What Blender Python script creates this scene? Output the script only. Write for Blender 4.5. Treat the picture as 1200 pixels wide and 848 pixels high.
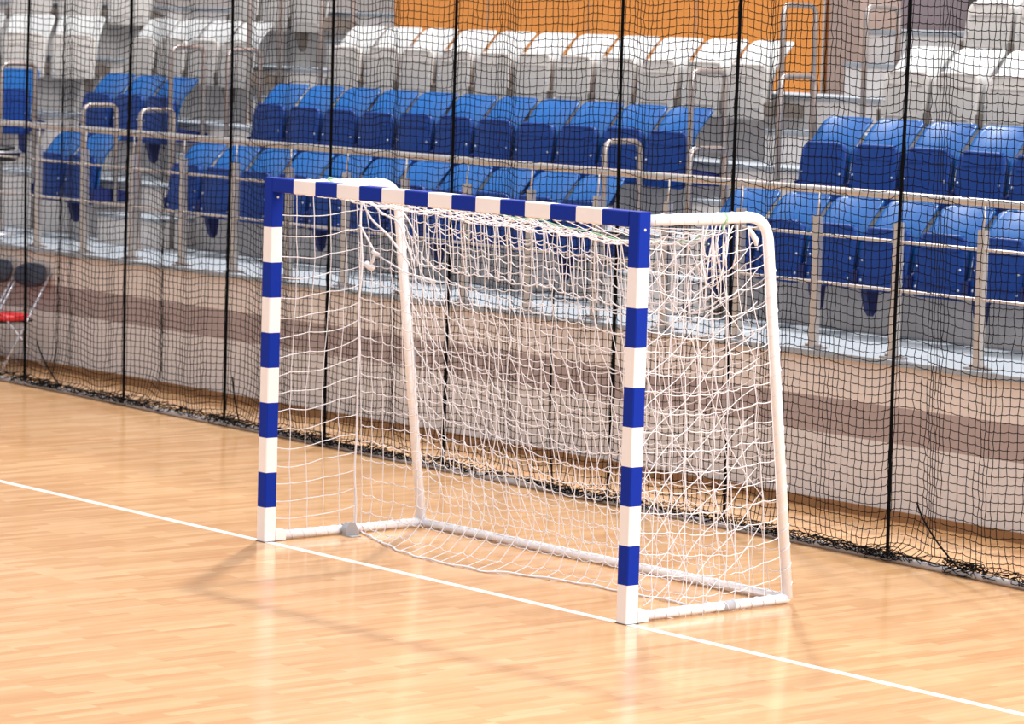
import bpy, math, random
import numpy as np
from mathutils import Vector, Matrix

random.seed(7)
rng = np.random.default_rng(7)
S = bpy.context.scene
COL = S.collection
for o in list(bpy.data.objects):
    bpy.data.objects.remove(o)

# ------------------------------------------------------------------ camera
CAM = (14.3837760, -11.6715140, 3.06712509)
YAW, PITCH, ROLL, FPX = 0.866999060, 0.100942442, 0.0293223340, 4084.30067
fw = Vector((-math.sin(YAW)*math.cos(PITCH), math.cos(YAW)*math.cos(PITCH), -math.sin(PITCH)))
rt = fw.cross(Vector((0, 0, 1))).normalized()
up = rt.cross(fw)
cr, sr = math.cos(ROLL), math.sin(ROLL)
r2 = cr*rt + sr*up
u2 = -sr*rt + cr*up
cam = bpy.data.objects.new('camera', bpy.data.cameras.new('camera'))
COL.objects.link(cam)
cam.matrix_world = Matrix(((r2.x, u2.x, -fw.x, CAM[0]), (r2.y, u2.y, -fw.y, CAM[1]),
                           (r2.z, u2.z, -fw.z, CAM[2]), (0, 0, 0, 1)))
cam.data.sensor_width = 36.0
cam.data.lens = FPX/1200*36.0
cam.data.clip_end = 300
cam.data.dof.use_dof = True
cam.data.dof.focus_distance = 17.9
cam.data.dof.aperture_fstop = 5.0
S.camera = cam

# ------------------------------------------------------------------ light
world = bpy.data.worlds.new('world'); S.world = world
world.use_nodes = True
world.node_tree.nodes['Background'].inputs[0].default_value = (0.94, 0.96, 1.03, 1)
world.node_tree.nodes['Background'].inputs[1].default_value = 0.88
def area(name, loc, target, size, power, color=(1, 0.98, 0.98)):
    l = bpy.data.lights.new(name, 'AREA'); l.shape = 'RECTANGLE'
    l.size, l.size_y = size; l.energy = power; l.color = color
    o = bpy.data.objects.new(name, l); COL.objects.link(o)
    o.location = loc
    d = Vector(target) - Vector(loc)
    o.rotation_euler = d.to_track_quat('-Z', 'Y').to_euler()
    return o
area('hall_ceiling_light', (-2, -2, 12), (-2, 1, 0), (16, 14), 1050)
area('hall_side_light', (15, 4, 9), (0, 0.5, 1), (9, 9), 3600)
area('hall_spot_light', (-7.8, 7.4, 13.5), (0, 0, 0), (0.6, 0.6), 2600)
S.view_settings.view_transform = 'Standard'
S.view_settings.look = 'None'
S.view_settings.exposure = -0.08
S.view_settings.gamma = 1.0
S.view_settings.use_curve_mapping = False

# ------------------------------------------------------------------ materials
def lin(c):
    return tuple(((v/255+0.055)/1.055)**2.4 if v/255 > 0.04045 else v/255/12.92 for v in c)
def mat(name, rgb, rough=0.5, metal=0.0, noise=0.0, nscale=20.0, spec=0.5, coat=0.0):
    m = bpy.data.materials.new(name); m.use_nodes = True
    nt = m.node_tree; b = nt.nodes['Principled BSDF']
    c = lin(rgb)
    b.inputs['Roughness'].default_value = rough
    b.inputs['Metallic'].default_value = metal
    b.inputs['Specular IOR Level'].default_value = spec
    b.inputs['Coat Weight'].default_value = coat
    if noise > 0:
        tc = nt.nodes.new('ShaderNodeTexCoord'); n = nt.nodes.new('ShaderNodeTexNoise')
        n.inputs['Scale'].default_value = nscale; n.inputs['Detail'].default_value = 5
        r = nt.nodes.new('ShaderNodeValToRGB')
        r.color_ramp.elements[0].position = 0.3; r.color_ramp.elements[1].position = 0.7
        r.color_ramp.elements[0].color = tuple(v*(1-noise) for v in c)+(1,)
        r.color_ramp.elements[1].color = tuple(min(1, v*(1+noise*0.5)) for v in c)+(1,)
        nt.links.new(tc.outputs['Object'], n.inputs['Vector'])
        nt.links.new(n.outputs['Fac'], r.inputs['Fac'])
        nt.links.new(r.outputs['Color'], b.inputs['Base Color'])
    else:
        b.inputs['Base Color'].default_value = c+(1,)
    return m

M = {}
M['goal_white'] = mat('goal_white_paint', (236, 230, 228), 0.4, noise=0.03, nscale=8)
M['goal_blue'] = mat('goal_blue_paint', (0, 38, 142), 0.6, spec=0.15)
M['tube_white'] = mat('white_tube_paint', (234, 234, 238), 0.4, noise=0.04, nscale=25)
M['cord_white'] = mat('white_cord', (222, 218, 220), 0.8)
M['cord_green'] = mat('green_cord', (150, 190, 150), 0.8)
M['cord_black'] = mat('black_cord', (14, 12, 14), 0.9, spec=0.15)
M['webbing'] = mat('black_webbing', (4, 4, 6), 0.9, spec=0.1)
M['zinc'] = mat('zinc_clamp', (175, 175, 178), 0.4, 0.6)
M['tape'] = mat('grey_tape', (170, 170, 175), 0.6)
M['rubber'] = mat('dark_rubber', (50, 48, 50), 0.8)
M['seat_blue'] = mat('blue_seat_plastic', (0, 80, 146), 0.36, spec=0.4)
M['pan_blue'] = mat('shaded_blue_seat_plastic', (0, 52, 124), 0.42, spec=0.3)  # same plastic as the backrest; shade on the upright underside put into the colour
M['seat_white'] = mat('white_seat_plastic', (190, 190, 188), 0.42)
M['pan_white'] = mat('shaded_white_seat_plastic', (188, 182, 176), 0.45)  # white seat plastic again, toned down for the shade on the upright pans
M['bracket_blue'] = mat('navy_bracket', (8, 30, 92), 0.45)
M['bracket_grey'] = mat('grey_bracket', (110, 100, 92), 0.5)
M['steel'] = mat('satin_steel', (205, 197, 190), 0.3, 0.85)
M['steel_dark'] = mat('brushed_steel', (165, 155, 150), 0.38, 0.8)
M['bolt'] = mat('bolt_steel', (200, 205, 215), 0.3, 0.7)
M['concrete'] = mat('stand_concrete', (212, 205, 201), 0.8, noise=0.08, nscale=3)
M['ledge'] = mat('ledge_slab', (152, 158, 164), 0.7, noise=0.05, nscale=4)
M['orange'] = mat('orange_panel', (228, 146, 64), 0.6)
M['brown'] = mat('brown_grey_panel', (165, 142, 130), 0.7)
M['greywall'] = mat('dark_grey_wall', (120, 112, 118), 0.7)
M['palewall'] = mat('pale_grey_wall', (185, 175, 168), 0.7, noise=0.04, nscale=2)
M['skirt'] = mat('brown_skirting', (140, 100, 62), 0.6)
M['linepaint'] = mat('court_line_paint', (245, 238, 230), 0.3)
M['rail'] = mat('grey_sleeve', (165, 160, 160), 0.5)
M['navy_pad'] = mat('navy_vinyl', (38, 44, 62), 0.5)
M['red_pad'] = mat('red_vinyl', (205, 38, 40), 0.45)
M['chrome'] = mat('grey_tube_steel', (190, 188, 195), 0.3, 0.5)
M['black'] = mat('black_plastic', (16, 16, 18), 0.5)

def wall_material():
    m = bpy.data.materials.new('banded_wall_paint'); m.use_nodes = True
    nt = m.node_tree; b = nt.nodes['Principled BSDF']; b.inputs['Roughness'].default_value = 0.7
    g = nt.nodes.new('ShaderNodeNewGeometry'); s = nt.nodes.new('ShaderNodeSeparateXYZ')
    mr = nt.nodes.new('ShaderNodeMapRange'); mr.inputs['From Min'].default_value = 0; mr.inputs['From Max'].default_value = 1
    r = nt.nodes.new('ShaderNodeValToRGB'); r.color_ramp.interpolation = 'CONSTANT'
    e = r.color_ramp.elements
    e[0].position = 0; e[0].color = lin((214, 207, 204))+(1,)
    e[1].position = 0.475; e[1].color = lin((166, 150, 146))+(1,)
    k = e.new(0.70); k.color = lin((222, 210, 202))+(1,)
    nt.links.new(g.outputs['Position'], s.inputs[0]); nt.links.new(s.outputs['Z'], mr.inputs['Value'])
    nt.links.new(mr.outputs['Result'], r.inputs['Fac']); nt.links.new(r.outputs['Color'], b.inputs['Base Color'])
    return m
M['wall'] = wall_material()

def floor_material():
    m = bpy.data.materials.new('varnished_strip_wood'); m.use_nodes = True
    nt = m.node_tree; L = nt.links; b = nt.nodes['Principled BSDF']
    tc = nt.nodes.new('ShaderNodeTexCoord')
    mp = nt.nodes.new('ShaderNodeMapping'); mp.inputs['Rotation'].default_value = (0, 0, math.pi/2)
    L.new(tc.outputs['Object'], mp.inputs['Vector'])
    br = nt.nodes.new('ShaderNodeTexBrick')
    br.offset = 0.37; br.offset_frequency = 3
    br.inputs['Scale'].default_value = 1.0
    br.inputs['Brick Width'].default_value = 0.42; br.inputs['Row Height'].default_value = 0.065
    br.inputs['Mortar Size'].default_value = 0.0006; br.inputs['Mortar Smooth'].default_value = 1
    br.inputs['Color1'].default_value = (0, 0, 0, 1); br.inputs['Color2'].default_value = (1, 1, 1, 1)
    br.inputs['Mortar'].default_value = (0.25, 0.25, 0.25, 1)
    br.inputs['Bias'].default_value = 0.0
    L.new(mp.outputs['Vector'], br.inputs['Vector'])
    mp2 = nt.nodes.new('ShaderNodeMapping'); mp2.inputs['Scale'].default_value = (22, 1.3, 1)
    L.new(tc.outputs['Object'], mp2.inputs['Vector'])
    n = nt.nodes.new('ShaderNodeTexNoise'); n.inputs['Scale'].default_value = 1.0; n.inputs['Detail'].default_value = 6
    L.new(mp2.outputs['Vector'], n.inputs['Vector'])
    n2 = nt.nodes.new('ShaderNodeTexNoise'); n2.inputs['Scale'].default_value = 0.5; n2.inputs['Detail'].default_value = 2
    L.new(tc.outputs['Object'], n2.inputs['Vector'])
    mx = nt.nodes.new('ShaderNodeMix'); mx.data_type = 'FLOAT'; mx.inputs[0].default_value = 0.62
    L.new(br.outputs['Color'], mx.inputs[2]); L.new(n.outputs['Fac'], mx.inputs[3])
    ad = nt.nodes.new('ShaderNodeMath'); ad.operation = 'MULTIPLY_ADD'; ad.inputs[1].default_value = 0.25; 
    L.new(n2.outputs['Fac'], ad.inputs[0]); L.new(mx.outputs[0], ad.inputs[2])
    r = nt.nodes.new('ShaderNodeValToRGB')
    e = r.color_ramp.elements
    e[0].position = 0.25; e[0].color = lin((197, 142, 92))+(1,)
    e[1].position = 0.95; e[1].color = lin((229, 186, 138))+(1,)
    k = e.new(0.6); k.color = lin((213, 165, 115))+(1,)
    L.new(ad.outputs[0], r.inputs['Fac']); L.new(r.outputs['Color'], b.inputs['Base Color'])
    b.inputs['Roughness'].default_value = 0.17
    b.inputs['Specular IOR Level'].default_value = 0.6
    bp = nt.nodes.new('ShaderNodeBump'); bp.inputs['Strength'].default_value = 0.04; bp.inputs['Distance'].default_value = 0.01
    L.new(n2.outputs['Fac'], bp.inputs['Height']); L.new(bp.outputs['Normal'], b.inputs['Normal'])
    return m
M['floor'] = floor_material()

# ------------------------------------------------------------------ mesh helpers
class MB:
    """collects shapes, builds ONE mesh object"""
    def __init__(s): s.v = []; s.f = []; s.m = []; s.sm = []; s.n = 0
    def add(s, v, f, m=0, smooth=False):
        v = np.asarray(v, float).reshape(-1, 3)
        s.v.append(v)
        for q in f: s.f.append(tuple(i+s.n for i in q)); s.m.append(m); s.sm.append(smooth)
        s.n += len(v)
    def box(s, a, b, m=0):
        x0, y0, z0 = a; x1, y1, z1 = b
        s.add([(x0,y0,z0),(x1,y0,z0),(x1,y1,z0),(x0,y1,z0),(x0,y0,z1),(x1,y0,z1),(x1,y1,z1),(x0,y1,z1)],
              [(0,3,2,1),(4,5,6,7),(0,1,5,4),(1,2,6,5),(2,3,7,6),(3,0,4,7)], m)
    def tube(s, P, r, sides=10, m=0, caps=True, closed=False, smooth=True):
        P = np.asarray(P, float); n = len(P)
        T = np.roll(P, -1, 0)-np.roll(P, 1, 0) if closed else np.gradient(P, axis=0)
        T /= np.linalg.norm(T, axis=1)[:, None]+1e-12
        nrm = np.cross(T[0], (0, 0, 1.0))
        if np.linalg.norm(nrm) < 0.05: nrm = np.cross(T[0], (1.0, 0, 0))
        R = np.broadcast_to(np.asarray(r, float), (n,))
        rows = []
        for i in range(n):
            nrm = nrm-T[i]*nrm.dot(T[i]); nrm /= np.linalg.norm(nrm)+1e-12
            bn = np.cross(T[i], nrm)
            a = np.arange(sides)*2*math.pi/sides+math.pi/sides
            rows.append(P[i]+R[i]*(np.cos(a)[:, None]*nrm+np.sin(a)[:, None]*bn))
        f = []
        for i in range(n if closed else n-1):
            j = (i+1) % n
            for k in range(sides):
                l = (k+1) % sides
                f.append((i*sides+k, i*sides+l, j*sides+l, j*sides+k))
        if caps and not closed:
            f.append(tuple(range(sides))[::-1]); f.append(tuple((n-1)*sides+k for k in range(sides)))
        s.add(np.concatenate(rows), f, m, smooth)
    def prism(s, poly, x0, x1, m=0):
        """poly in (y,z) extruded along x"""
        n = len(poly)
        v = [(x0, y, z) for y, z in poly]+[(x1, y, z) for y, z in poly]
        f = [tuple(range(n))[::-1], tuple(range(n, 2*n))]+[(i, (i+1) % n, n+(i+1) % n, n+i) for i in range(n)]
        s.add(v, f, m)
    def surf(s, G, th, m=0, smooth=True):
        """grid G[i][j] of points thickened by th along its normal, closed"""
        G = np.asarray(G, float); a, b = G.shape[:2]
        du = np.gradient(G, axis=0); dv = np.gradient(G, axis=1)
        N = np.cross(du, dv); N /= np.linalg.norm(N, axis=2)[..., None]+1e-12
        A = (G+N*th/2).reshape(-1, 3); B = (G-N*th/2).reshape(-1, 3); n = a*b
        f = []
        for i in range(a-1):
            for j in range(b-1):
                q = (i*b+j, (i+1)*b+j, (i+1)*b+j+1, i*b+j+1)
                f.append(q); f.append(tuple(k+n for k in q[::-1]))
        rim = [i*b for i in range(a)]+[(a-1)*b+j for j in range(1, b)]+[i*b+b-1 for i in range(a-2, -1, -1)]+[j for j in range(b-2, 0, -1)]
        for k in range(len(rim)):
            p, q = rim[k], rim[(k+1) % len(rim)]
            f.append((q, p, p+n, q+n))
        s.add(np.concatenate([A, B]), f, m, smooth)
    def build(s, name, mats, parent=None):
        me = bpy.data.meshes.new(name)
        me.from_pydata(np.concatenate(s.v).tolist(), [], s.f)
        if not isinstance(mats, (list, tuple)): mats = [mats]
        for k in mats: me.materials.append(k)
        me.polygons.foreach_set('material_index', s.m)
        me.polygons.foreach_set('use_smooth', s.sm)
        me.update()
        o = bpy.data.objects.new(name, me); COL.objects.link(o)
        if parent: o.parent = parent
        return o

def fast_net(name, lines, r, material, parent=None, sides=3):
    """many open polylines as one mesh of thin cords"""
    V = []; F = []; n0 = 0
    for P in lines:
        P = np.asarray(P, float); n = len(P)
        if n < 2: continue
        T = np.gradient(P, axis=0); T /= np.linalg.norm(T, axis=1)[:, None]+1e-12
        ref = np.array((0.62, -0.75, 0.2)) 
        A = np.cross(T, ref); A /= np.linalg.norm(A, axis=1)[:, None]+1e-12
        B = np.cross(T, A)
        a = np.arange(sides)*2*math.pi/sides
        ring = P[:, None, :]+r*(np.cos(a)[None, :, None]*A[:, None, :]+np.sin(a)[None, :, None]*B[:, None, :])
        V.append(ring.reshape(-1, 3))
        i = np.arange(n-1)[:, None]; k = np.arange(sides)[None, :]; l = (k+1) % sides
        F.append(np.stack([n0+i*sides+k, n0+i*sides+l, n0+(i+1)*sides+l, n0+(i+1)*sides+k], -1).reshape(-1, 4))
        n0 += n*sides
    V = np.concatenate(V); F = np.concatenate(F)
    me = bpy.data.meshes.new(name)
    me.vertices.add(len(V)); me.vertices.foreach_set('co', V.ravel())
    me.loops.add(F.size); me.loops.foreach_set('vertex_index', F.ravel().astype(np.int32))
    me.polygons.add(len(F)); me.polygons.foreach_set('loop_start', np.arange(0, F.size, 4, dtype=np.int32))
    me.polygons.foreach_set('use_smooth', np.ones(len(F), bool))
    me.update(calc_edges=True); me.materials.append(material)
    o = bpy.data.objects.new(name, me); COL.objects.link(o)
    if parent: o.parent = parent
    return o

def empty(name, loc, label=None, cat=None, group=None, rz=0):
    o = bpy.data.objects.new(name, None); COL.objects.link(o)
    o.location = loc; o.rotation_euler = (0, 0, rz); o.empty_display_size = 0.1
    if label: o['label'] = label; o['category'] = cat
    if group: o['group'] = group
    return o
def tag(o, label, cat, group=None, kind=None):
    o['label'] = label; o['category'] = cat
    if group: o['group'] = group
    if kind: o['kind'] = kind
    return o
def struct(o, label=None, cat=None):
    o['kind'] = 'structure'
    if label: o['label'] = label
    if cat: o['category'] = cat
    return o
def arc(c, r, a0, a1, n, plane='yz', fixed=0):
    out = []
    for k in range(n+1):
        a = a0+(a1-a0)*k/n
        p, q = c[0]+r*math.cos(a), c[1]+r*math.sin(a)
        out.append((fixed, p, q) if plane == 'yz' else (p, fixed, q))
    return out
def path(pts, rad, n=6):
    """polyline with rounded corners"""
    P = [Vector(p) for p in pts]; out = [P[0]]
    for i in range(1, len(P)-1):
        a = (P[i-1]-P[i]); b = (P[i+1]-P[i]); r = min(rad, a.length*0.49, b.length*0.49)
        s = P[i]+a.normalized()*r; e = P[i]+b.normalized()*r
        for k in range(n+1):
            t = k/n; out.append(s*(1-t)**2+P[i]*2*t*(1-t)+e*t*t)
    out.append(P[-1])
    return [tuple(p) for p in out]

# ------------------------------------------------------------------ setting: court floor, wall, stand
TH = math.radians(38)                      # the stand turns towards the court at its left end
DIR = (-math.cos(TH), -math.sin(TH))       # along the turned rows
NRM = (-math.sin(TH), math.cos(TH))        # away from the court
RY = [3.9, 5.15, 5.95, 6.75, 7.55, 8.35]   # faces of wall and risers
RZ = [0.0, 0.99, 1.49, 1.99, 2.49, 2.99, 3.49]
PX = [-12.02, -12.45, -12.72, -13.0, -13.27, -13.55]    # where each riser line turns
XR = 7.0

b = MB(); b.add([(-26,-22,0),(24,-22,0),(24,4.2,0),(-26,4.2,0)], [(0,1,2,3)])
struct(b.build('floor', M['floor']), 'glossy pale wooden sports court floor', 'floor')
b = MB(); b.box((-26, -0.002, -0.01), (24, 0.05, 0.0015))
struct(b.build('trim_1', M['linepaint']), 'thin white goal line painted across the wooden court', 'court line')

def bent_strip(mb, k, off_y0, off_y1, z0, z1, x_right=XR, m=0, length=6.0):
    """a slab along riser line k from x_right to the turn and on along the turned stand"""
    y = RY[k]; px = PX[k]
    def off(o):
        # offset o behind riser line; turn point moves along the bisector
        return (px-o*math.tan(TH/2), y+o)
    a, c = off(off_y0), off(off_y1)
    A = [(x_right, a[1]), a, (a[0]+DIR[0]*length, a[1]+DIR[1]*length)]
    C = [(x_right, c[1]), c, (c[0]+DIR[0]*length, c[1]+DIR[1]*length)]
    v = [(p[0], p[1], z) for z in (z0, z1) for p in A+C]
    f = [(6,7,10,9),(7,8,11,10),(0,3,4,1),(1,4,5,2),(0,1,7,6),(1,2,8,7),(3,9,10,4),(4,10,11,5),(0,6,9,3),(2,5,11,8)]
    mb.add(v, f, m)

b = MB(); bent_strip(b, 0, 0, 0.25, 0, 0.955)
struct(b.build('wall_back', M['wall']), 'beige stand front wall with a darker brown band', 'wall')
b = MB(); bent_strip(b, 0, -0.018, 0, 0, 0.065)
struct(b.build('baseboard_back', M['skirt']), 'brown skirting board at the foot of the stand wall', 'skirting')
b = MB(); bent_strip(b, 0, -0.03, 1.25, 0.955, 0.99)
struct(b.build('stand_walkway', M['ledge']), 'white concrete walkway slab along the front of the stand', 'walkway')
for k in range(1, 5):
    b = MB(); bent_strip(b, k, 0, 0.82 if k < 4 else 2.5, RZ[k]-0.3, RZ[k+1]-0.03)
    bent_strip(b, k, -0.012, 0.82 if k < 4 else 2.5, RZ[k+1]-0.03, RZ[k+1], m=1)
    o = b.build('stand_terrace', [M['concrete'], M['ledge']]); struct(o)
# highest terrace only behind left and right blocks is hidden by the orange panel
b = MB(); b.box((-34, 10.2, 2.9), (8, 10.4, 8.5))
struct(b.build('wall_rear', M['palewall']), 'pale grey rear wall above the stand', 'wall')
# aisle half steps
AISL = [(-10.55, -9.55), (-4.12, -3.03)]
for (x0, x1) in AISL:
    for k in range(1, 5):
        b = MB(); y = RY[k]
        b.box((x0+0.04, y-0.36, RZ[k]), (x1-0.04, y-0.002, RZ[k]+0.22)); b.box((x0+0.04, y-0.372, RZ[k]+0.22), (x1-0.04, y-0.002, RZ[k]+0.25), 1)
        struct(b.build('aisle_step', [M['concrete'], M['ledge']]))

# orange entrance wall and column
b = MB(); b.box((-9.88, 7.45, 2.49), (-4.58, 7.56, 6.0))
for x in (-8.6, -7.3, -6.0):
    b.box((x-0.004, 7.447, 2.49), (x+0.004, 7.45, 6.0), 1)
struct(b.build('wall_orange', [M['orange'], M['brown']]), 'bright orange panel wall behind the white seats', 'wall')
b = MB(); b.box((-4.52, 7.45, 2.49), (-4.20, 7.9, 6.0)); b.tube([(-4.55, 7.43, 2.49), (-4.55, 7.43, 6.0)], 0.012, 8, 1)
struct(b.build('wall_column', [M['brown'], M['steel']]), 'brown grey column beside the orange wall', 'wall')
b = MB(); b.box((-6.35, 10.1, 2.99), (-5.35, 10.19, 5.1)); b.box((-5.47, 10.05, 2.99), (-5.35, 10.1, 5.1), 1)
struct(b.build('door_1', [M['greywall'], M['rubber']]), 'dark grey doorway at the top of the right aisle', 'door')

# ------------------------------------------------------------------ stadium seats
def backrest_mesh(h0=0.40, h1=0.89):
    """curved, leaning shell; origin at riser foot, y<0 is towards the court"""
    prof = [(0.0, -0.295), (0.2, -0.285), (0.45, -0.262), (0.65, -0.215), (0.82, -0.137), (0.93, -0.078), (1.0, -0.038)]
    W = 0.224; nu = 15; G = []
    ts = [0, .08, .16, .28, .4, .52, .64, .74, .83, .90, .95, .98, 1.0]
    for t in ts:
        y = np.interp(t, [p[0] for p in prof], [p[1] for p in prof])
        z = h0+(h1-h0)*t
        # corner rounding at the top
        zc = (1-t)*(h1-h0); rc = 0.042
        w = W*(0.88+0.12*min(1, t*1.1))
        if zc < rc: w -= rc-math.sqrt(max(0, rc*rc-(rc-zc)**2))
        row = []
        for i in range(nu):
            u = -1+2*i/(nu-1)
            x = u*w
            row.append((x, y-0.055*abs(x/W)**2.4*(0.4+0.6*t)+0.02*0, z-0.0*abs(u)**3))
        G.append(row)
    m = MB(); m.surf(G, 0.014)
    # rolled top edge
    y0 = prof[-1][1]
    m.tube([(x, y0-0.055*abs(x/W)**2.4-0.004, h1-0.004) for x in np.linspace(-0.15, 0.15, 9)], 0.011, 8)
    return m
def pan_mesh():
    """tipped-up seat pan, its underside facing the court"""
    m = MB(); W = 0.212; n = 13; h0, h1 = 0.315, 0.718; G = []
    ts = [0, .03, .08, .2, .35, .5, .65, .78, .87, .93, .97, 1.0]
    for t in ts:
        z = h0+(h1-h0)*t; y = -0.365+0.045*t*t
        w = W
        rc = 0.07; zc = (1-t)*(h1-h0)
        if zc < rc: w -= rc-math.sqrt(max(0, rc*rc-(rc-zc)**2))
        rc = 0.02; zc = t*(h1-h0)
        if zc < rc: w -= rc-math.sqrt(max(0, rc*rc-(rc-zc)**2))
        G.append([((-1+2*i/(n-1))*w, y-0.012*math.cos((-1+2*i/(n-1))*1.5), z) for i in range(n)])
    m.surf(G, 0.035)
    # lip over the top, stiffening ridges across
    m.tube([(x, -0.338-0.0, h1-0.006-0.25*max(0, abs(x)-0.13)**1.3) for x in np.linspace(-0.165, 0.165, 11)], 0.017, 8)
    m.box((-0.165, -0.372, 0.622), (0.165, -0.350, 0.634))
    m.box((-0.15, -0.399, 0.400), (0.15, -0.375, 0.409))
    return m
def arm_mesh():
    m = MB()
    m.prism([(-0.39, 0.36), (-0.36, 0.34), (-0.005, 0.33), (-0.005, 0.42), (-0.30, 0.46), (-0.39, 0.44)], -0.010, 0.010)
    return m
def bracket_mesh():
    m = MB()
    m.prism([(-0.33, 0.38), (-0.325, 0.27), (-0.29, 0.17), (-0.26, 0.135), (-0.23, 0.17), (-0.215, 0.29), (-0.15, 0.34), (-0.006, 0.36), (-0.006, 0.42), (-0.3, 0.42)], -0.027, 0.027)
    m.box((-0.027, -0.02, 0.33), (0.027, -0.004, 0.44))
    return m
def bolt_mesh():
    m = MB(); m.tube([(0, 0, 0), (0, -0.006, 0)], 0.0085, 8); return m

protos = {}
def make_seat(color):
    root = empty('stadium_seat', (0, 0, 0))
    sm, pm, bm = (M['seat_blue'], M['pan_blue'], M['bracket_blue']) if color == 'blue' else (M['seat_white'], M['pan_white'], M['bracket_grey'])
    backrest_mesh().build('backrest', sm, root)
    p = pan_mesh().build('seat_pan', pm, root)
    bmsh = bolt_mesh()
    first = None
    for (x, z) in ((-0.185, 0.51), (0.185, 0.51), (-0.185, 0.38), (0.185, 0.38)):
        if first is None:
            first = bmsh.build('bolt', M['bolt'], p); o = first
        else:
            o = first.copy(); COL.objects.link(o); o.parent = p
        o.location = (x, -0.3865+0.045*((z-.315)/.403)**2, z)
    a = arm_mesh().build('side_arm', bm, root); a.location.x = -0.231
    a2 = a.copy(); COL.objects.link(a2); a2.parent = root; a2.location.x = 0.231
    br = bracket_mesh().build('bracket', bm, root); br.location.x = 0.0
    return root
def copy_tree(o, parent=None, skip=()):
    c = o.copy(); COL.objects.link(c); c.parent = parent
    for ch in list(o.children):
        if ch.name.split('.')[0] in skip: continue
        copy_tree(ch, c, skip)
    return c
blue0 = make_seat('blue'); white0 = make_seat('white')
ORD = ['first','second','third','fourth','fifth','sixth','seventh','eighth','ninth','tenth','eleventh','twelfth']
def place_seat(color, x, y, z, label, group, rz=0, bracket=False, bx=-0.21):
    src = blue0 if color == 'blue' else white0
    o = copy_tree(src, skip=() if bracket else ('bracket',))
    o.location = (x, y, z); o.rotation_euler = (0, 0, rz+random.uniform(-.012, .012))
    for ch in o.children:
        nm = ch.name.split('.')[0]
        if nm == 'bracket': ch.location.x = bx
        if nm == 'seat_pan': ch.rotation_euler.x = random.uniform(-0.012, 0.02); ch.location.z = random.uniform(-.004, .004)
    o['label'] = label; o['category'] = 'seat'; o['group'] = group
    return o
ROWN = {1: 'front row', 2: 'second row', 3: 'third row', 4: 'fourth row'}
P = 0.4905
# middle block: 11 seats a row between the two aisles
for k in (1, 2, 3):
    color = 'blue' if k < 3 else 'white'
    x0 = {1: -9.25, 2: -9.20, 3: -9.20}[k]
    for i in range(11):
        place_seat(color, x0+P*i, RY[k], RZ[k],
                   f'{color} tip-up seat, {ORD[i]} from left aisle in {ROWN[k]} of middle block',
                   f'{color} seats in the {ROWN[k]} of the middle block', bracket=((i-1) % 3 == 0) if k == 1 else i % 2 == 1)
# right block
for k in (1, 2, 3, 4):
    color = 'blue' if k < 3 else 'white'
    x0 = {1: -2.76, 2: -2.69, 3: -2.69, 4: -2.66}[k]
    n = {1: 7, 2: 6, 3: 4, 4: 3}[k]
    for i in range(n):
        place_seat(color, x0+0.488*i, RY[k], RZ[k],
                   f'{color} tip-up seat, {ORD[i]} from right aisle in {ROWN[k]} of right block',
                   f'{color} seats in the {ROWN[k]} of the right block', bracket=i in (0, 2, 3, 5, 6))
# left block, straight part
for k in (1, 2, 3, 4):
    color = 'blue' if k < 3 else 'white'
    n = {1: 2, 2: 3, 3: 4, 4: 3}[k]
    for i in range(n):
        place_seat(color, -10.80-0.49*i, RY[k], RZ[k],
                   f'{color} tip-up seat, {ORD[i]} from left aisle in {ROWN[k]} of small left block',
                   f'{color} seats in the {ROWN[k]} of the small left block', bracket=i % 2 == 0)
# turned part at the far left
for k, n in ((2, 2), (3, 3), (4, 3)):
    color = 'blue' if k < 3 else 'white'
    for i in range(n):
        d = {2: 0.50, 3: 0.42, 4: 0.43}[k]+0.49*i
        place_seat(color, PX[k]+DIR[0]*d, RY[k]+DIR[1]*d, RZ[k],
                   f'{color} tip-up seat, {ORD[i]} from right end in {ROWN[k]} of turned far left block',
                   f'{color} seats in the {ROWN[k]} of the turned block', rz=TH, bracket=i % 2 == 0, bx=0.12)
def kill(o):
    for c in list(o.children): kill(c)
    bpy.data.objects.remove(o)
kill(blue0); kill(white0)

# ------------------------------------------------------------------ hoop rails in the aisles
def hoop(x, y0, zb, zt, label, dy=0.335):
    zr = zb
    m = MB(); pts = path([(x, y0, zb), (x, y0, zt), (x, y0+dy, zt), (x, y0+dy, zb)], 0.075, 6)
    root = empty('hoop_rail', (x, y0+dy/2, zb), label, 'handrail', 'bent steel hoop rails beside the aisles')
    q = [(a[0]-x, a[1]-(y0+dy/2), a[2]-zb) for a in pts]
    m.tube(q, 0.0205, 12); m.build('bent_tube', M['steel_dark'], root)
    for s in (-1, 1):
        f = MB(); f.tube([(0, s*dy/2, 0), (0, s*dy/2, 0.012)], 0.05, 16, smooth=False); f.build('foot_plate', M['steel_dark'], root)
H = [(-10.53, 4.64, 1, 'left aisle left side at the walkway'), (-9.53, 4.54, 1, 'left aisle right side at the walkway'),
     (-4.06, 4.79, 1, 'right aisle left side at the walkway'), (-3.04, 4.66, 1, 'right aisle right side at the walkway'),
     (-10.53, 5.53, 2, 'left aisle left side by the second row'), (-9.53, 5.41, 2, 'left aisle right side by the second row'),
     (-4.02, 5.57, 2, 'right aisle left side by the second row'), (-3.05, 5.51, 2, 'right aisle right side by the second row'),
     (-4.02, 6.47, 3, 'right aisle left side against the orange wall'), (-3.03, 6.32, 3, 'right aisle right side by the third row'),
     (-10.53, 6.35, 3, 'left aisle left side by the third row'), (-9.53, 6.38, 3, 'left aisle right side by the third row')]
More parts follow.
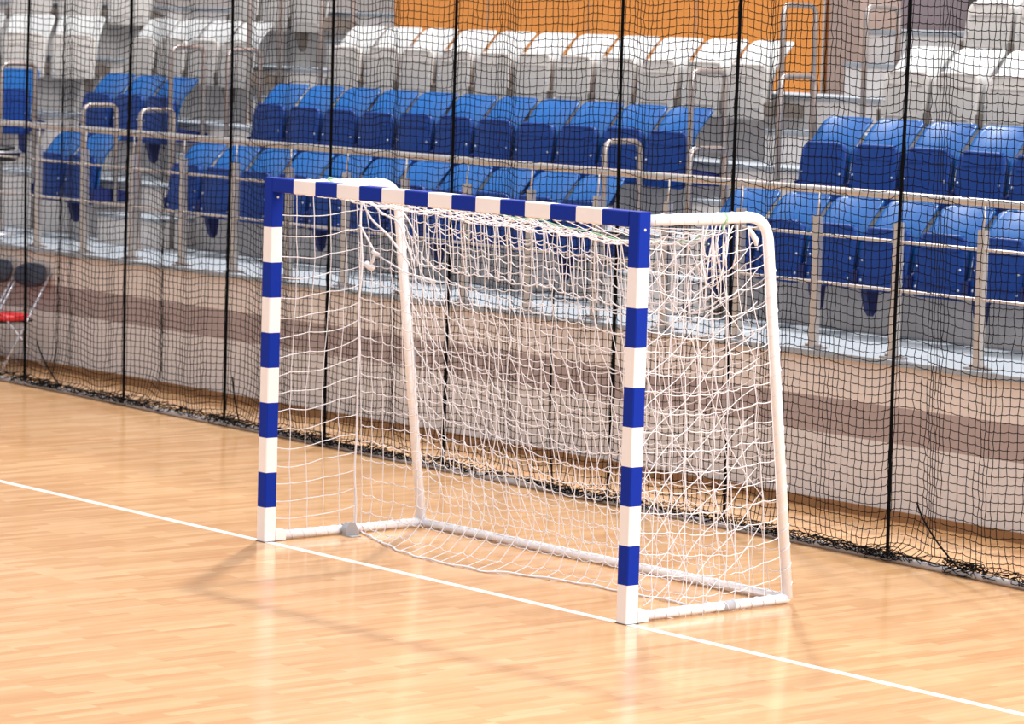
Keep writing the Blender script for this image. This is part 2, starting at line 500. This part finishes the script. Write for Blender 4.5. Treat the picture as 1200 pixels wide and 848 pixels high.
for x, y0, k, t in H:
    aisle = (-10.55+.04 < x < -9.55-.04) or (-4.12+.04 < x < -3.03-.04)
    hoop(x, y0, RZ[k], {1: 2.15, 2: 2.655, 3: 3.155}[k], 'steel hoop rail of the '+t)
hoop(-12.03, 4.76, RZ[1], 2.455, 'tall steel hoop rail in front of the turned blue seat at far left', 0.35)

# ------------------------------------------------------------------ front guard rail
root = empty('guard_rail', (-4, 3.99, 0.99), 'long steel guard rail along the front edge of the stand, with two thin bars', 'railing')
def gl(p): return (p[0]+4, p[1]-3.99, p[2]-0.99)
x0, x1 = -12.3, 4.0
m = MB(); m.tube([gl((x, 4.0, 1.992)) for x in np.linspace(x0, x1, 12)], 0.0255, 14); m.build('handrail', M['steel'], root)
for z in (1.712, 1.412):
    m = MB(); m.tube([gl((x, 3.962, z)) for x in np.linspace(x0, x1, 12)], 0.0105, 8)
    m.build('thin_bar', M['steel'], root)
xs = [-10.16+0.6967*i for i in range(-3, 20)]
proto = None
for x in xs:
    if proto is None:
        m = MB(); m.box((-0.027, -0.020, 0), (0.027, 0.022, 0.84)); m.tube([(0, 0.0, 0.84), (0, 0.01, 0.985)], 0.007, 8)
        post = m.build('rail_post', M['steel'], root)
        f = MB(); f.box((-0.075, -0.05, 0), (0.075, 0.05, 0.012)); f.tube([(-0.058, 0, 0.012), (-0.058, 0, 0.028)], 0.014, 8); f.tube([(0.058, 0, 0.012), (0.058, 0, 0.028)], 0.014, 8)
        fp = f.build('base_plate', M['steel_dark'], post)
        proto = post
    else:
        post = proto.copy(); COL.objects.link(post); post.parent = root
        c = fp.copy(); COL.objects.link(c); c.parent = post
    post.location = gl((x, 3.965, 0.99))

# ------------------------------------------------------------------ black curtain net
def CY(x): return 2.745-0.042*x
XC0, XC1 = -11.6, 2.9
STR = [-10.6, -9.01, -7.50, -6.11, -4.84, -3.44, -1.72, -0.63, 0.79, 2.45]
ZTOP = 4.1
root = empty('net_curtain', (-4, CY(-4), 0), 'tall black ball-stop net curtain hanging behind the goal, with vertical black straps', 'net')
def cl(A): return np.asarray(A, float)-np.array((-4, CY(-4), 0))
ncol = int((XC1-XC0)/0.0455)
nrow = int(ZTOP/0.046)
s = np.linspace(XC0, XC1, ncol)
rowz = np.concatenate([np.full(5, 0.02), np.linspace(0.075, ZTOP, nrow-5)])
# per column: folds fixed in rest coordinate, changing slowly with height
ph = rng.uniform(0, 6.28, 12)
SS, ZZ = np.meshgrid(s, rowz)
d = np.min(np.abs(SS[..., None]-np.array(STR)), axis=-1)
near = np.exp(-(d/0.16)**2)
fold = 0.055*np.sin(2*np.pi*SS/1.35+ph[0]+0.25*np.sin(ZZ*0.9+ph[8]))+0.022*np.sin(2*np.pi*SS/0.62+ph[1]+0.3*ZZ)+0.010*np.sin(2*np.pi*SS/0.33+ph[2]-0.2*ZZ)
fold += 0.05*np.exp(-((SS-0.98)/0.10)**2)-0.06*np.exp(-((SS-1.25)/0.12)**2)+0.07*np.exp(-((SS+8.78)/0.16)**2)-0.05*np.exp(-((SS+8.5)/0.16)**2)
fold = fold*(1-0.85*np.exp(-(d/0.10)**2))
XX = SS+0.012*np.cos(2*np.pi*SS/0.62+ph[1]+0.3*ZZ)+0.020*np.cos(2*np.pi*SS/1.35+ph[0]+0.5)+0.004*np.cos(2*np.pi*SS/0.33+ph[2])
XX += 0.004*rng.standard_normal(XX.shape)
YY = CY(SS)+0.03+fold
# rows rise towards each strap and sag between
Zs = ZZ+0.03*near+0.016*np.sin(2*np.pi*SS/1.05+ph[3])+0.007*np.sin(2*np.pi*SS/0.45+ph[4]+ZZ)+0.002*rng.standard_normal(ZZ.shape)
low = np.clip(1-ZZ/0.32, 0, 1)
# slack bottom heaps up on the ground sleeve
YY = YY*(1-low**1.5)+(CY(SS)+0.01+0.03*np.sin(SS*9+ph[5]))*low**1.5
nb = 5
for j in range(nb):
    Zs[j] = 0.02+0.022*np.abs(np.sin(SS[j]*7.3+j*1.3+ph[6]))*(1+0.6*np.sin(SS[j]*2.1+j))+0.010*rng.random(ncol)+0.007*j
    YY[j] = CY(SS[j])-0.012+0.035*np.sin(SS[j]*11+j*2.1+ph[7])+0.02*rng.standard_normal(ncol)
    XX[j] = XX[nb]+0.012*rng.standard_normal(ncol)
Zs = np.maximum(Zs, 0.006)
G = cl(np.stack([XX, YY, Zs], -1))
lines = [G[:, i] for i in range(ncol)]
def sagline(Prow, sag):
    n = len(Prow); out = np.zeros((2*n-1, 3)); out[::2] = Prow; out[1::2] = (Prow[1:]+Prow[:-1])/2; out[1::2, 2] -= sag
    return out
lines += [sagline(G[j], 0.0045) for j in range(nrow)]
net = fast_net('netting', lines, 0.0029, M['cord_black'], root)
# heap of slack mesh along the foot
tl = []
for q in range(240):
    x = rng.uniform(XC0, XC1)
    if (0.95 < x < 1.75) or (-9.3 < x < -9.05) or (-8.3 < x < -8.05) or (-2.95 < x < -2.3): continue
    L = rng.uniform(0.25, 0.6); n = 22; t = np.linspace(0, 1, n); a = rng.uniform(0, 6.28, 4)
    X = x+L*(t-0.5)+0.02*np.sin(t*28+a[0]); Y = CY(X)-0.048+0.030*np.sin(t*17+a[1])*rng.uniform(.4, 1); Z = 0.024+0.024*(1+np.sin(t*23+a[2]))*rng.uniform(.3, 1)
    tl.append(cl(np.stack([X, Y, Z], -1)))
for q in range(34):                                        # extra tangle under the strap foots and at the right
    xc = STR[q % len(STR)] if q < 26 else 1.42; n = 26; t = np.linspace(0, 1, n); a = rng.uniform(0, 6.28, 4)
    X = xc+0.13*np.sin(t*9+a[0]); Y = CY(X)-0.02+0.04*np.sin(t*13+a[1]); Z = 0.045+0.04*np.sin(t*11+a[2])
    tl.append(cl(np.stack([X, Y, np.maximum(Z, .01)], -1)))
o = fast_net('slack_mesh', tl, 0.0028, M['cord_black'], root); o['label'] = 'tangled slack black mesh heaped along the foot'
# ground sleeve
m = MB(); xs_ = np.linspace(XC0, XC1, 60)
m.tube([(x+4, CY(x)-CY(-4)-0.028+0.012*math.sin(x*2.1), 0.021) for x in xs_], 0.0205, 10); o = m.build('weight_sleeve', M['rail'], root)
o['label'] = 'pale grey weighted sleeve on the floor'
# straps with fold ropes
for i, x in enumerate(STR):
    m = MB(); zz = np.linspace(0.01, ZTOP, 34)
    m.tube([(x+4+0.006*math.sin(z*2+i), CY(x)-CY(-4)+0.0+0.006*math.sin(z*1.3+i*2), z) for z in zz], 0.0105, 6); m.build('strap', M['webbing'], root)
for (x, dx) in ((-8.86, 0.42), (0.98, 0.40), (-2.35, 0.06), (-6.05, 0.12)):   # selvedge ropes that swing out at the foot
    zz = np.linspace(0.03, 0.36 if x != -2.35 else 1.35, 20)
    L = np.stack([x+dx*np.clip(1-zz/0.42, 0, 1)**1.7, np.full(20, CY(x)+0.02), zz], -1)
    fast_net('selvedge_rope', [cl(L)], 0.0058, M['cord_black'], root, 5)

# ------------------------------------------------------------------ handball goal
goal = empty('handball_goal', (0, 0.04, 0), 'blue and white striped handball goal with a sagging white net on the goal line', 'goal')
def gg(A): return np.asarray(A, float)-np.array((0, 0.04, 0))
def banded(mb, axis, a0, a1, bands, cx, cy):
    """8 cm square profile with softened edges; bands: list of (start, end, material)"""
    h, c = 0.04, 0.005
    prof = [(-h+c,-h),(h-c,-h),(h,-h+c),(h,h-c),(h-c,h),(-h+c,h),(-h,h-c),(-h,-h+c)]
    for (s0, s1, mi) in bands:
        v = []
        for sv in (s0, s1):
            for p, q in prof:
                v.append((cx+p, cy+q, sv) if axis == 'z' else (sv, cx+p, cy+q))
        f = [(k, (k+1) % 8, 8+(k+1) % 8, 8+k) for k in range(8)]
        mb.add(v, f, mi)
    lo, hi = bands[0][0], bands[-1][1]
    for sv, rev in ((lo, 1), (hi, 0)):
        v = [(cx+p, cy+q, sv) if axis == 'z' else (sv, cx+p, cy+q) for p, q in prof]
        mb.add(v, [tuple(range(8))[::-1] if rev else tuple(range(8))], bands[0 if rev else -1][2])
vb = [(0.004+0.0 if i == 0 else 0.2*i, 0.2*(i+1), i % 2) for i in range(9)]+[(1.8, 2.08, 1)]
for sx in (-1, 1):
    m = MB(); banded(m, 'z', 0, 0, vb, 0, 0)
    m.tube([(0.04*sx*0.9+0.004*sx, 0, 1.99), (0.043*sx, 0, 1.99)], 0.007, 10, 0)
    m.tube([(-0.04*sx, 0, 1.97), (-0.0435*sx, 0, 1.97)], 0.007, 10, 0)
    p = m.build('goal_post', [M['goal_white'], M['goal_blue']], goal); p.location = (1.54*sx, 0, 0)
    f = MB(); f.box((-0.043, -0.043, 0), (0.043, 0.043, 0.004)); c = f.build('foot_pad', M['rubber'], p)
m = MB(); bands = [(-1.499, -1.30, 1)]+[(-1.30+0.2*i, -1.10+0.2*i, i % 2) for i in range(13)]+[(1.30, 1.499, 1)]
banded(m, 'x', 0, 0, bands, 0, 2.04)
m.build('crossbar', [M['goal_white'], M['goal_blue']], goal)
YB = 1.175
for sx in (-1, 1):
    m = MB(); m.tube(gg(path([(1.54*sx, 0.075, 2.034), (1.54*sx, 0.925, 2.040), (1.54*sx, YB, 0.03)], 0.14, 10)), 0.0285, 14)
    t = m.build('stanchion', M['tube_white'], goal)
    if sx == 1:
        r_ = MB(); r_.tube(gg([(1.54, 0.605, 2.0375), (1.54, 0.622, 2.0375)]), 0.031, 14)
        r_.tube(gg([(1.54, 0.612, 2.0), (1.548, 0.606, 1.985), (1.55, 0.60, 1.975)]), 0.004, 6)
    else:
        r_ = MB(); r_.tube(gg([(-1.54, 0.42, 2.036), (-1.54, 0.44, 2.036)]), 0.031, 14)
        r_.tube(gg([(-1.51, 0.40, 2.067), (-1.54, 0.43, 2.074), (-1.57, 0.50, 2.066)]), 0.0045, 6)
    r_.build('green_tie', M['cord_green'], t)
    m = MB(); m.tube(gg([(1.54*sx, 0.075, 0.03), (1.54*sx, YB, 0.03)]), 0.0245, 14)
    sb = m.build('side_base_tube', M['tube_white'], goal)
    m = MB(); m.box((1.54*sx-0.034, 0.045, 0.004), (1.54*sx+0.034, 0.115, 0.062)); m.build('socket', M['goal_white'], sb)
m = MB(); m.tube(gg([(-1.54, YB, 0.03), (1.54, YB, 0.03)]), 0.0245, 14); rb = m.build('rear_base_tube', M['tube_white'], goal)
# zinc clamp and tape
m = MB(); Yc = 0.60
m.prism([(Yc-.045-.04, 0.003), (Yc+.05-.04, 0.003), (Yc+.05-.04, 0.02), (Yc+.02-.04, 0.075), (Yc-.02-.04, 0.078), (Yc-.045-.04, 0.05)], -1.50, -1.46)
m.box((-1.54, Yc-.04-.02, 0.055), (-1.47, Yc-.04+.02, 0.062)); m.box((-1.53, Yc-.09, 0.001), (-1.40, Yc-.02, 0.005))
m.build('floor_clamp', M['zinc'], goal)
m = MB(); m.tube(gg([(1.54, 0.70, 0.03), (1.54, 0.78, 0.03)]), 0.0255, 14); m.build('tape_band', M['tape'], goal)

# --- net
CELL = 0.1
def grid_lines(F, nu, nv, jit=0.008, sag=0.012, skip_first=False):
    """F(u,v) -> point; cords along both directions, cells sag a little between knots"""
    U = np.linspace(0, 1, nu); V = np.linspace(0, 1, nv)
    K = np.array([[F(u, v) for v in V] for u in U])
    J = rng.standard_normal(K.shape)*jit
    J[0] *= 0.1; J[-1] *= 0.1; J[:, 0] *= 0.1; J[:, -1] *= 0.3
    K = K+J
    out = []
    for i in range(nu): out.append(refine(K[i], 0.0))
    for j in range(1 if skip_first else 0, nv): out.append(refine(K[:, j], sag))
    return out
def refine(P, sag):
    P = np.asarray(P); n = len(P); out = []
    for i in range(n-1):
        for k in range(3):
            t = k/3.0; q = P[i]*(1-t)+P[i+1]*t; q = q.copy(); q[2] -= sag*4*t*(1-t)*(0.6+0.8*((i*7919) % 13)/13); out.append(q)
    out.append(P[-1])
    return np.array(out)
ROPE = np.array([(-1.54, 2.0), (-1.03, 1.965), (-0.43, 1.94), (0.15, 1.92), (0.81, 1.86), (1.3, 1.89), (1.54, 1.98)])
FOOT = np.array([(-1.54, 0.72), (-1.2, 0.58), (-0.76, 0.43), (-0.36, 0.40), (-0.04, 0.42), (0.15, 0.53), (0.45, 0.60), (0.77, 0.64), (1.2, 0.66), (1.54, 0.66)])
def zrope(x): return float(np.interp(x, ROPE[:, 0], ROPE[:, 1]))
def Fback(u, v):                                       # hangs from the sagging rear rope, foot lying on the floor
    x = -1.54+3.08*u; zt = zrope(x); yf = float(np.interp(x, FOOT[:, 0], FOOT[:, 1]))
    y = float(np.interp(v, (0, 0.5, 0.86, 0.94, 1), (0.63, 0.70, 0.72, 0.6*0.72+0.4*yf, yf)))
    z = float(np.interp(v, (0, 0.86, 0.94, 1), (zt, 0.20, 0.05, 0.012)))
    e = math.sin(math.pi*u)
    return (x+0.006*math.sin(v*9+u*14), y+0.03*math.sin(u*17+v*5)*math.sin(math.pi*v)*e, z+0.02*math.sin(u*11+v*9)*math.sin(math.pi*min(1, v*1.1)))
ll = [gg(l) for l in grid_lines(Fback, 31, 21, 0.005, 0.012)]
fast_net('back_net', ll, 0.0024, M['cord_white'], goal, 4)
def Ftop(u, v):                                        # roof of the net, crossbar to rear rope
    x = -1.52+3.04*u; zt = zrope(x)
    return (x, 0.085+0.545*v, 1.998+(zt-1.998)*v-0.05*math.sin(math.pi*v)*math.sin(math.pi*u))
ll = [gg(l) for l in grid_lines(Ftop, 31, 6, 0.006, 0.010)]
fast_net('roof_net', ll, 0.0024, M['cord_white'], goal, 4)
def side_back(z):                                      # y of slanted stanchion at height z
    return 0.925+(YB-0.925)*(2.04-z)/2.01
def Fleft(u, v):
    z = 2.0-1.95*v
    return (-1.54+0.02*math.sin(v*7)*math.sin(math.pi*u), 0.085+0.585*u+0.008*math.sin(v*9)*math.sin(math.pi*u), z-0.02*math.sin(math.pi*u)-0.075*(1-u)*math.sin(math.pi*v)**0.6+0.012*math.sin(u*9+v*11)*math.sin(math.pi*v))
ll = [gg(l) for l in grid_lines(Fleft, 6, 19, 0.003, 0.003)]
fast_net('side_net', ll, 0.0024, M['cord_white'], goal, 4)
def Fright(u, v):
    z = 2.0-1.95*v; y = 0.09+(side_back(z)-0.04-0.09)*u
    return (1.54+0.02*math.sin(v*12+u*5)*math.sin(math.pi*u), y+0.012*math.sin(v*10)*math.sin(math.pi*u), z-(0.04+0.02*math.sin(v*8))*math.sin(math.pi*u))
ll = [gg(l) for l in grid_lines(Fright, 10, 20, 0.006, 0.008)]
for c in np.arange(-0.35, 1.95, 0.165):                 # slack second layer pulled over on the diagonal
    ys = np.linspace(0.10, 1.12, 22); zs = c+0.78*(ys-0.1)+0.02*np.sin(ys*14+c*5)
    k_ = (zs > 0.06) & (zs < 1.97) & (ys < side_back(zs)-0.03)
    if k_.sum() > 2: ll.append(gg(np.stack([1.46+0.03*np.sin(ys[k_]*5+c*3), ys[k_], zs[k_]], -1)))
for c in np.arange(0.3, 3.4, 0.55):
    ys = np.linspace(0.10, 1.12, 22); zs = c-1.45*(ys-0.1)+0.04*np.sin(ys*9+c*5)
    k_ = (zs > 0.06) & (zs < 1.97) & (ys < side_back(zs)-0.03)
    if k_.sum() > 2: ll.append(gg(np.stack([1.44+0.03*np.sin(ys[k_]*6+c*3), ys[k_], zs[k_]], -1)))
fast_net('side_net', ll, 0.0024, M['cord_white'], goal, 4)
def Frear(u, v):                                       # slack outer layer from the stanchions down to the rear tube
    w = u**1.2; q = abs(2*w-1)
    zt = 1.47+0.40*q**3; yt = 0.74+0.21*q**3
    x = -1.53+3.06*w+0.34*v*(1-w)**2*min(1, w*4+0.15)+0.02*math.sin(v*9+u*17)*math.sin(math.pi*u)
    return (x, yt+(1.16-yt)*v, zt*(1-v)+0.06*v-0.07*math.sin(math.pi*u)*math.sin(math.pi*v)+0.03*math.sin(u*13+v*6)*math.sin(math.pi*v))
ll = [gg(l) for l in grid_lines(Frear, 33, 15, 0.009, 0.012)]
fast_net('rear_net', ll, 0.0021, M['cord_white'], goal, 4)
# ropes
X = np.linspace(-1.54, 1.54, 70)
fast_net('foot_rope', [gg(np.stack([X, np.interp(X, FOOT[:, 0], FOOT[:, 1])+0.008*np.sin(X*31), 0.010+0.004*np.sin(X*23)], -1))], 0.0055, M['cord_white'], goal, 6)
Zc = np.linspace(0.04, 2.01, 40)
fast_net('corner_rope', [gg(np.stack([-1.54+0.006*np.sin(Zc*9), 0.675+0.006*np.sin(Zc*13), Zc], -1))], 0.0062, M['cord_white'], goal, 6)
def row_rope(x0, x1, dz, amp, pitch, y, slope=0.0):
    n = int((x1-x0)/pitch*6); X = np.linspace(x0, x1, n); t = (X-x0)/pitch
    Z = np.interp(X, ROPE[:, 0], ROPE[:, 1])-dz-amp*np.abs(np.sin(math.pi*t))+0.006*np.sin(X*13)+slope*(X-x0)
    return gg(np.stack([X, y+0.012*np.sin(X*17), Z], -1))
ll = [row_rope(-1.3, 1.5, 0.0, 0.012, 0.103, 0.62), row_rope(-1.3, 1.5, -0.01, 0.02, 0.14, 0.58), row_rope(-1.2, 1.5, -0.022, 0.02, 0.17, 0.50),
      row_rope(-0.9, 1.5, 0.11, 0.022, 0.103, 0.64), row_rope(-0.9, 1.5, 0.14, 0.022, 0.103, 0.66),
      row_rope(-0.9, 1.5, 0.24, 0.02, 0.12, 0.665), row_rope(-1.0, 1.5, 0.335, 0.022, 0.103, 0.675), row_rope(-1.0, 1.5, 0.345, 0.015, 0.13, 0.66)]
for x in np.arange(-1.0, 1.52, 0.103):                  # long doubled loops
    for d_ in (-0.016, 0.016):
        t = np.linspace(0, 1, 9)
        ll.append(gg(np.stack([x+d_*np.sin(math.pi*t)+0.015*t*math.sin(x*9), 0.63+0.04*t, zrope(x)-0.005-0.36*t], -1)))
fast_net('gathered_cords', ll, 0.0028, M['cord_white'], goal, 4)
m = MB(); X = np.linspace(-0.6, 1.47, 50)
m.tube(gg(np.stack([X, 0.61+0.008*np.sin(X*21), np.interp(X, ROPE[:, 0], ROPE[:, 1])+0.010+0.004*np.sin(X*15)], -1)), 0.0042, 6); m.build('green_tie_rope', M['cord_green'], goal)
# lacing round base tubes and stanchions
def helix(a, b, r, turns, n=None):
    a, b = np.array(a), np.array(b); d_ = b-a; L = np.linalg.norm(d_); d_ = d_/L
    e1 = np.cross(d_, (0, 0.3, 1)); e1 /= np.linalg.norm(e1); e2 = np.cross(d_, e1)
    n = int(turns*8); t = np.linspace(0, 1, n); ang = t*turns*2*math.pi
    P_ = a+d_*L*t[:, None]+r*(np.cos(ang)[:, None]*e1+np.sin(ang)[:, None]*e2)
    P_[:, 2] = np.maximum(P_[:, 2], 0.004)
    return gg(P_)
ll = [helix((-1.5, YB, 0.03), (1.5, YB, 0.03), 0.0265, 31), helix((-1.54, 0.12, 0.03), (-1.54, 1.15, 0.03), 0.0265, 12), helix((1.54, 0.12, 0.03), (1.54, 1.15, 0.03), 0.0265, 12)]
for sx in (-1, 1):
    ll.append(helix((1.54*sx, 0.12, 2.0355), (1.54*sx, 0.80, 2.039), 0.0305, 7))
    ll.append(helix((1.54*sx, 0.95, 1.85), (1.54*sx, 1.165, 0.1), 0.0305, 17))
fast_net('lacing', ll, 0.0028, M['cord_white'], goal, 4)
# knots and loose ends
kb = MB()
def cord(P_, r=0.004): kb.tube(gg(path(P_, 0.05, 4)), r, 6)
cord([(-1.54, 0.66, 1.80), (-1.46, 0.66, 1.72), (-1.38, 0.66, 1.64)], 0.006)
cord([(-1.52, 0.63, 1.98), (-1.44, 0.66, 1.84), (-1.30, 0.68, 1.76), (-1.12, 0.70, 1.60)], 0.007)
cord([(-1.46, 0.63, 1.97), (-1.34, 0.66, 1.88), (-1.20, 0.68, 1.84), (-1.06, 0.68, 1.62)], 0.006)
cord([(-1.38, 0.63, 1.96), (-1.30, 0.66, 1.93), (-1.16, 0.68, 1.90), (-1.02, 0.68, 1.76)], 0.005)
cord([(-1.38, 0.66, 1.64), (-1.15, 0.70, 1.55), (-0.9, 0.72, 1.52)], 0.005)
kb.tube(gg([(-1.41, 0.66, 1.655), (-1.39, 0.66, 1.645), (-1.36, 0.66, 1.64)]), 0.013, 8)
kb.tube(gg([(-1.39, 0.66, 1.64), (-1.41, 0.66, 1.60), (-1.44, 0.66, 1.57)]), 0.010, 8)
kb.tube(gg([(-1.47, 0.66, 1.58), (-1.44, 0.66, 1.565), (-1.41, 0.66, 1.56)]), 0.019, 8)
kb.build('knotted_cord', M['cord_white'], goal)
kb = MB()
for i in range(9):
    y = 0.48+0.03*i; z = 2.0; Lh = random.uniform(0.12, 0.34)
    cord([(1.535, y, z), (1.53+random.uniform(-.03, .03), y+random.uniform(-.04, .03), z-Lh*0.5), (1.53+random.uniform(-.03, .03), y+random.uniform(-.07, .05), z-Lh)], 0.004)
kb.build('loose_cords', M['cord_white'], goal)
kb = MB(); kb.tube(gg([(1.53, 0.80, 1.99), (1.53, 0.83, 1.955), (1.53, 0.86, 1.92), (1.53, 0.865, 1.89)]), (0.006, 0.014, 0.016, 0.008), 8)
kb.build('cord_knot', M['cord_white'], goal)

# ------------------------------------------------------------------ folding chairs by the wall
def chair(x, y, rz, label):
    t = empty('folding_chair', (x, y, 0), label, 'chair', 'folding chairs by the stand wall', rz)
    # backrest: padded oval, slightly curved
    m = MB(); n = 24; rows = []
    for ring, (sc, off) in enumerate([(0.0, -0.018), (0.7, -0.018), (0.93, -0.012), (1.0, 0.0), (0.93, 0.012), (0.7, 0.018), (0.0, 0.018)]):
        for k_ in range(n):
            a = k_*2*math.pi/n; cx_, cz_ = math.cos(a), math.sin(a)
            ex = 0.205*sc*math.copysign(abs(cx_)**0.75, cx_); ez = 0.098*sc*math.copysign(abs(cz_)**0.8, cz_)
            rows.append((ex, 0.10+off-0.03*(ex/0.2)**2+0.25*ez, 0.772+ez))
    f = [(r_*n+k_, r_*n+(k_+1) % n, (r_+1)*n+(k_+1) % n, (r_+1)*n+k_) for r_ in range(6) for k_ in range(n)]
    m.add(rows, f, 0, True); m.build('backrest', M['navy_pad'], t)
    m = MB(); rows = []
    for sc, z in [(0.0, 0.420), (0.95, 0.420), (1.0, 0.432), (1.0, 0.452), (0.94, 0.464), (0.0, 0.468)]:
        for k_ in range(n):
            a = k_*2*math.pi/n; cx_, cy_ = math.cos(a), math.sin(a)
            rows.append((0.20*sc*math.copysign(abs(cx_)**0.6, cx_), -0.20+0.19*sc*math.copysign(abs(cy_)**0.6, cy_), z))
    f = [(r_*n+k_, r_*n+(k_+1) % n, (r_+1)*n+(k_+1) % n, (r_+1)*n+k_) for r_ in range(5) for k_ in range(n)]
    m.add(rows, f, 0, True); o = m.build('seat', M['red_pad'], t); o['label'] = 'red padded seat'
    m = MB(); m.box((-0.17, -0.36, 0.405), (0.17, -0.03, 0.421)); m.build('seat_base', M['black'], o)
    for s_ in (-1, 1):
        m = MB(); m.tube([(s_*0.19, 0.135, 0.80), (s_*0.20, -0.10, 0.44), (s_*0.20, -0.38, 0.012)], 0.011, 10); m.build('leg', M['chrome'], t)
        m = MB(); m.tube([(s_*0.175, -0.30, 0.42), (s_*0.175, 0.02, 0.10), (s_*0.175, 0.11, 0.012)], 0.011, 10); m.build('leg', M['chrome'], t)
    m = MB(); m.tube([(-0.2, -0.33, 0.075), (0.2, -0.33, 0.075)], 0.008, 8); m.build('stretcher', M['chrome'], t)
    m = MB(); m.tube([(-0.175, 0.04, 0.08), (0.175, 0.04, 0.08)], 0.008, 8); m.build('stretcher', M['chrome'], t)
chair(-10.0, 3.73, 0.12, 'folding chair with navy oval backrest and red seat, nearest the net strap at far left')
chair(-10.48, 3.71, 0.10, 'folding chair with navy oval backrest cut off by the left edge of the photo')

# dark padded stool seat behind the rail at the left frame edge
t = empty('padded_stool', (-11.56, 4.42, RZ[1]), 'dark padded stool with a pale rim behind the guard rail at the left photo edge', 'stool')
m = MB(); n = 24
def lathe(mb, prof, n=24):
    v = [(r_*math.cos(a), r_*math.sin(a), z) for r_, z in prof for a in [k_*2*math.pi/n for k_ in range(n)]]
    f = [(i*n+k_, i*n+(k_+1) % n, (i+1)*n+(k_+1) % n, (i+1)*n+k_) for i in range(len(prof)-1) for k_ in range(n)]
    mb.add(v, f, 0, True)
lathe(m, [(0.0, 0.72), (0.17, 0.72), (0.21, 0.76), (0.215, 0.80), (0.0, 0.805)]); m.build('seat', M['black'], t)
m = MB(); lathe(m, [(0.205, 0.80), (0.222, 0.803), (0.222, 0.818), (0.205, 0.82), (0.205, 0.80)]); m.build('rim', M['chrome'], t)
m = MB(); lathe(m, [(0.0, 0.82), (0.12, 0.82), (0.17, 0.83), (0.16, 0.86), (0.0, 0.865)]); m.build('cushion', M['black'], t)
m = MB(); m.tube([(0, 0, 0.02), (0, 0, 0.72)], 0.025, 12); m.build('column', M['chrome'], t)
m = MB(); lathe(m, [(0.0, 0.0), (0.19, 0.0), (0.19, 0.015), (0.04, 0.04), (0.0, 0.04)]); m.build('base', M['chrome'], t)
t.scale = (1, 1, 0.89)
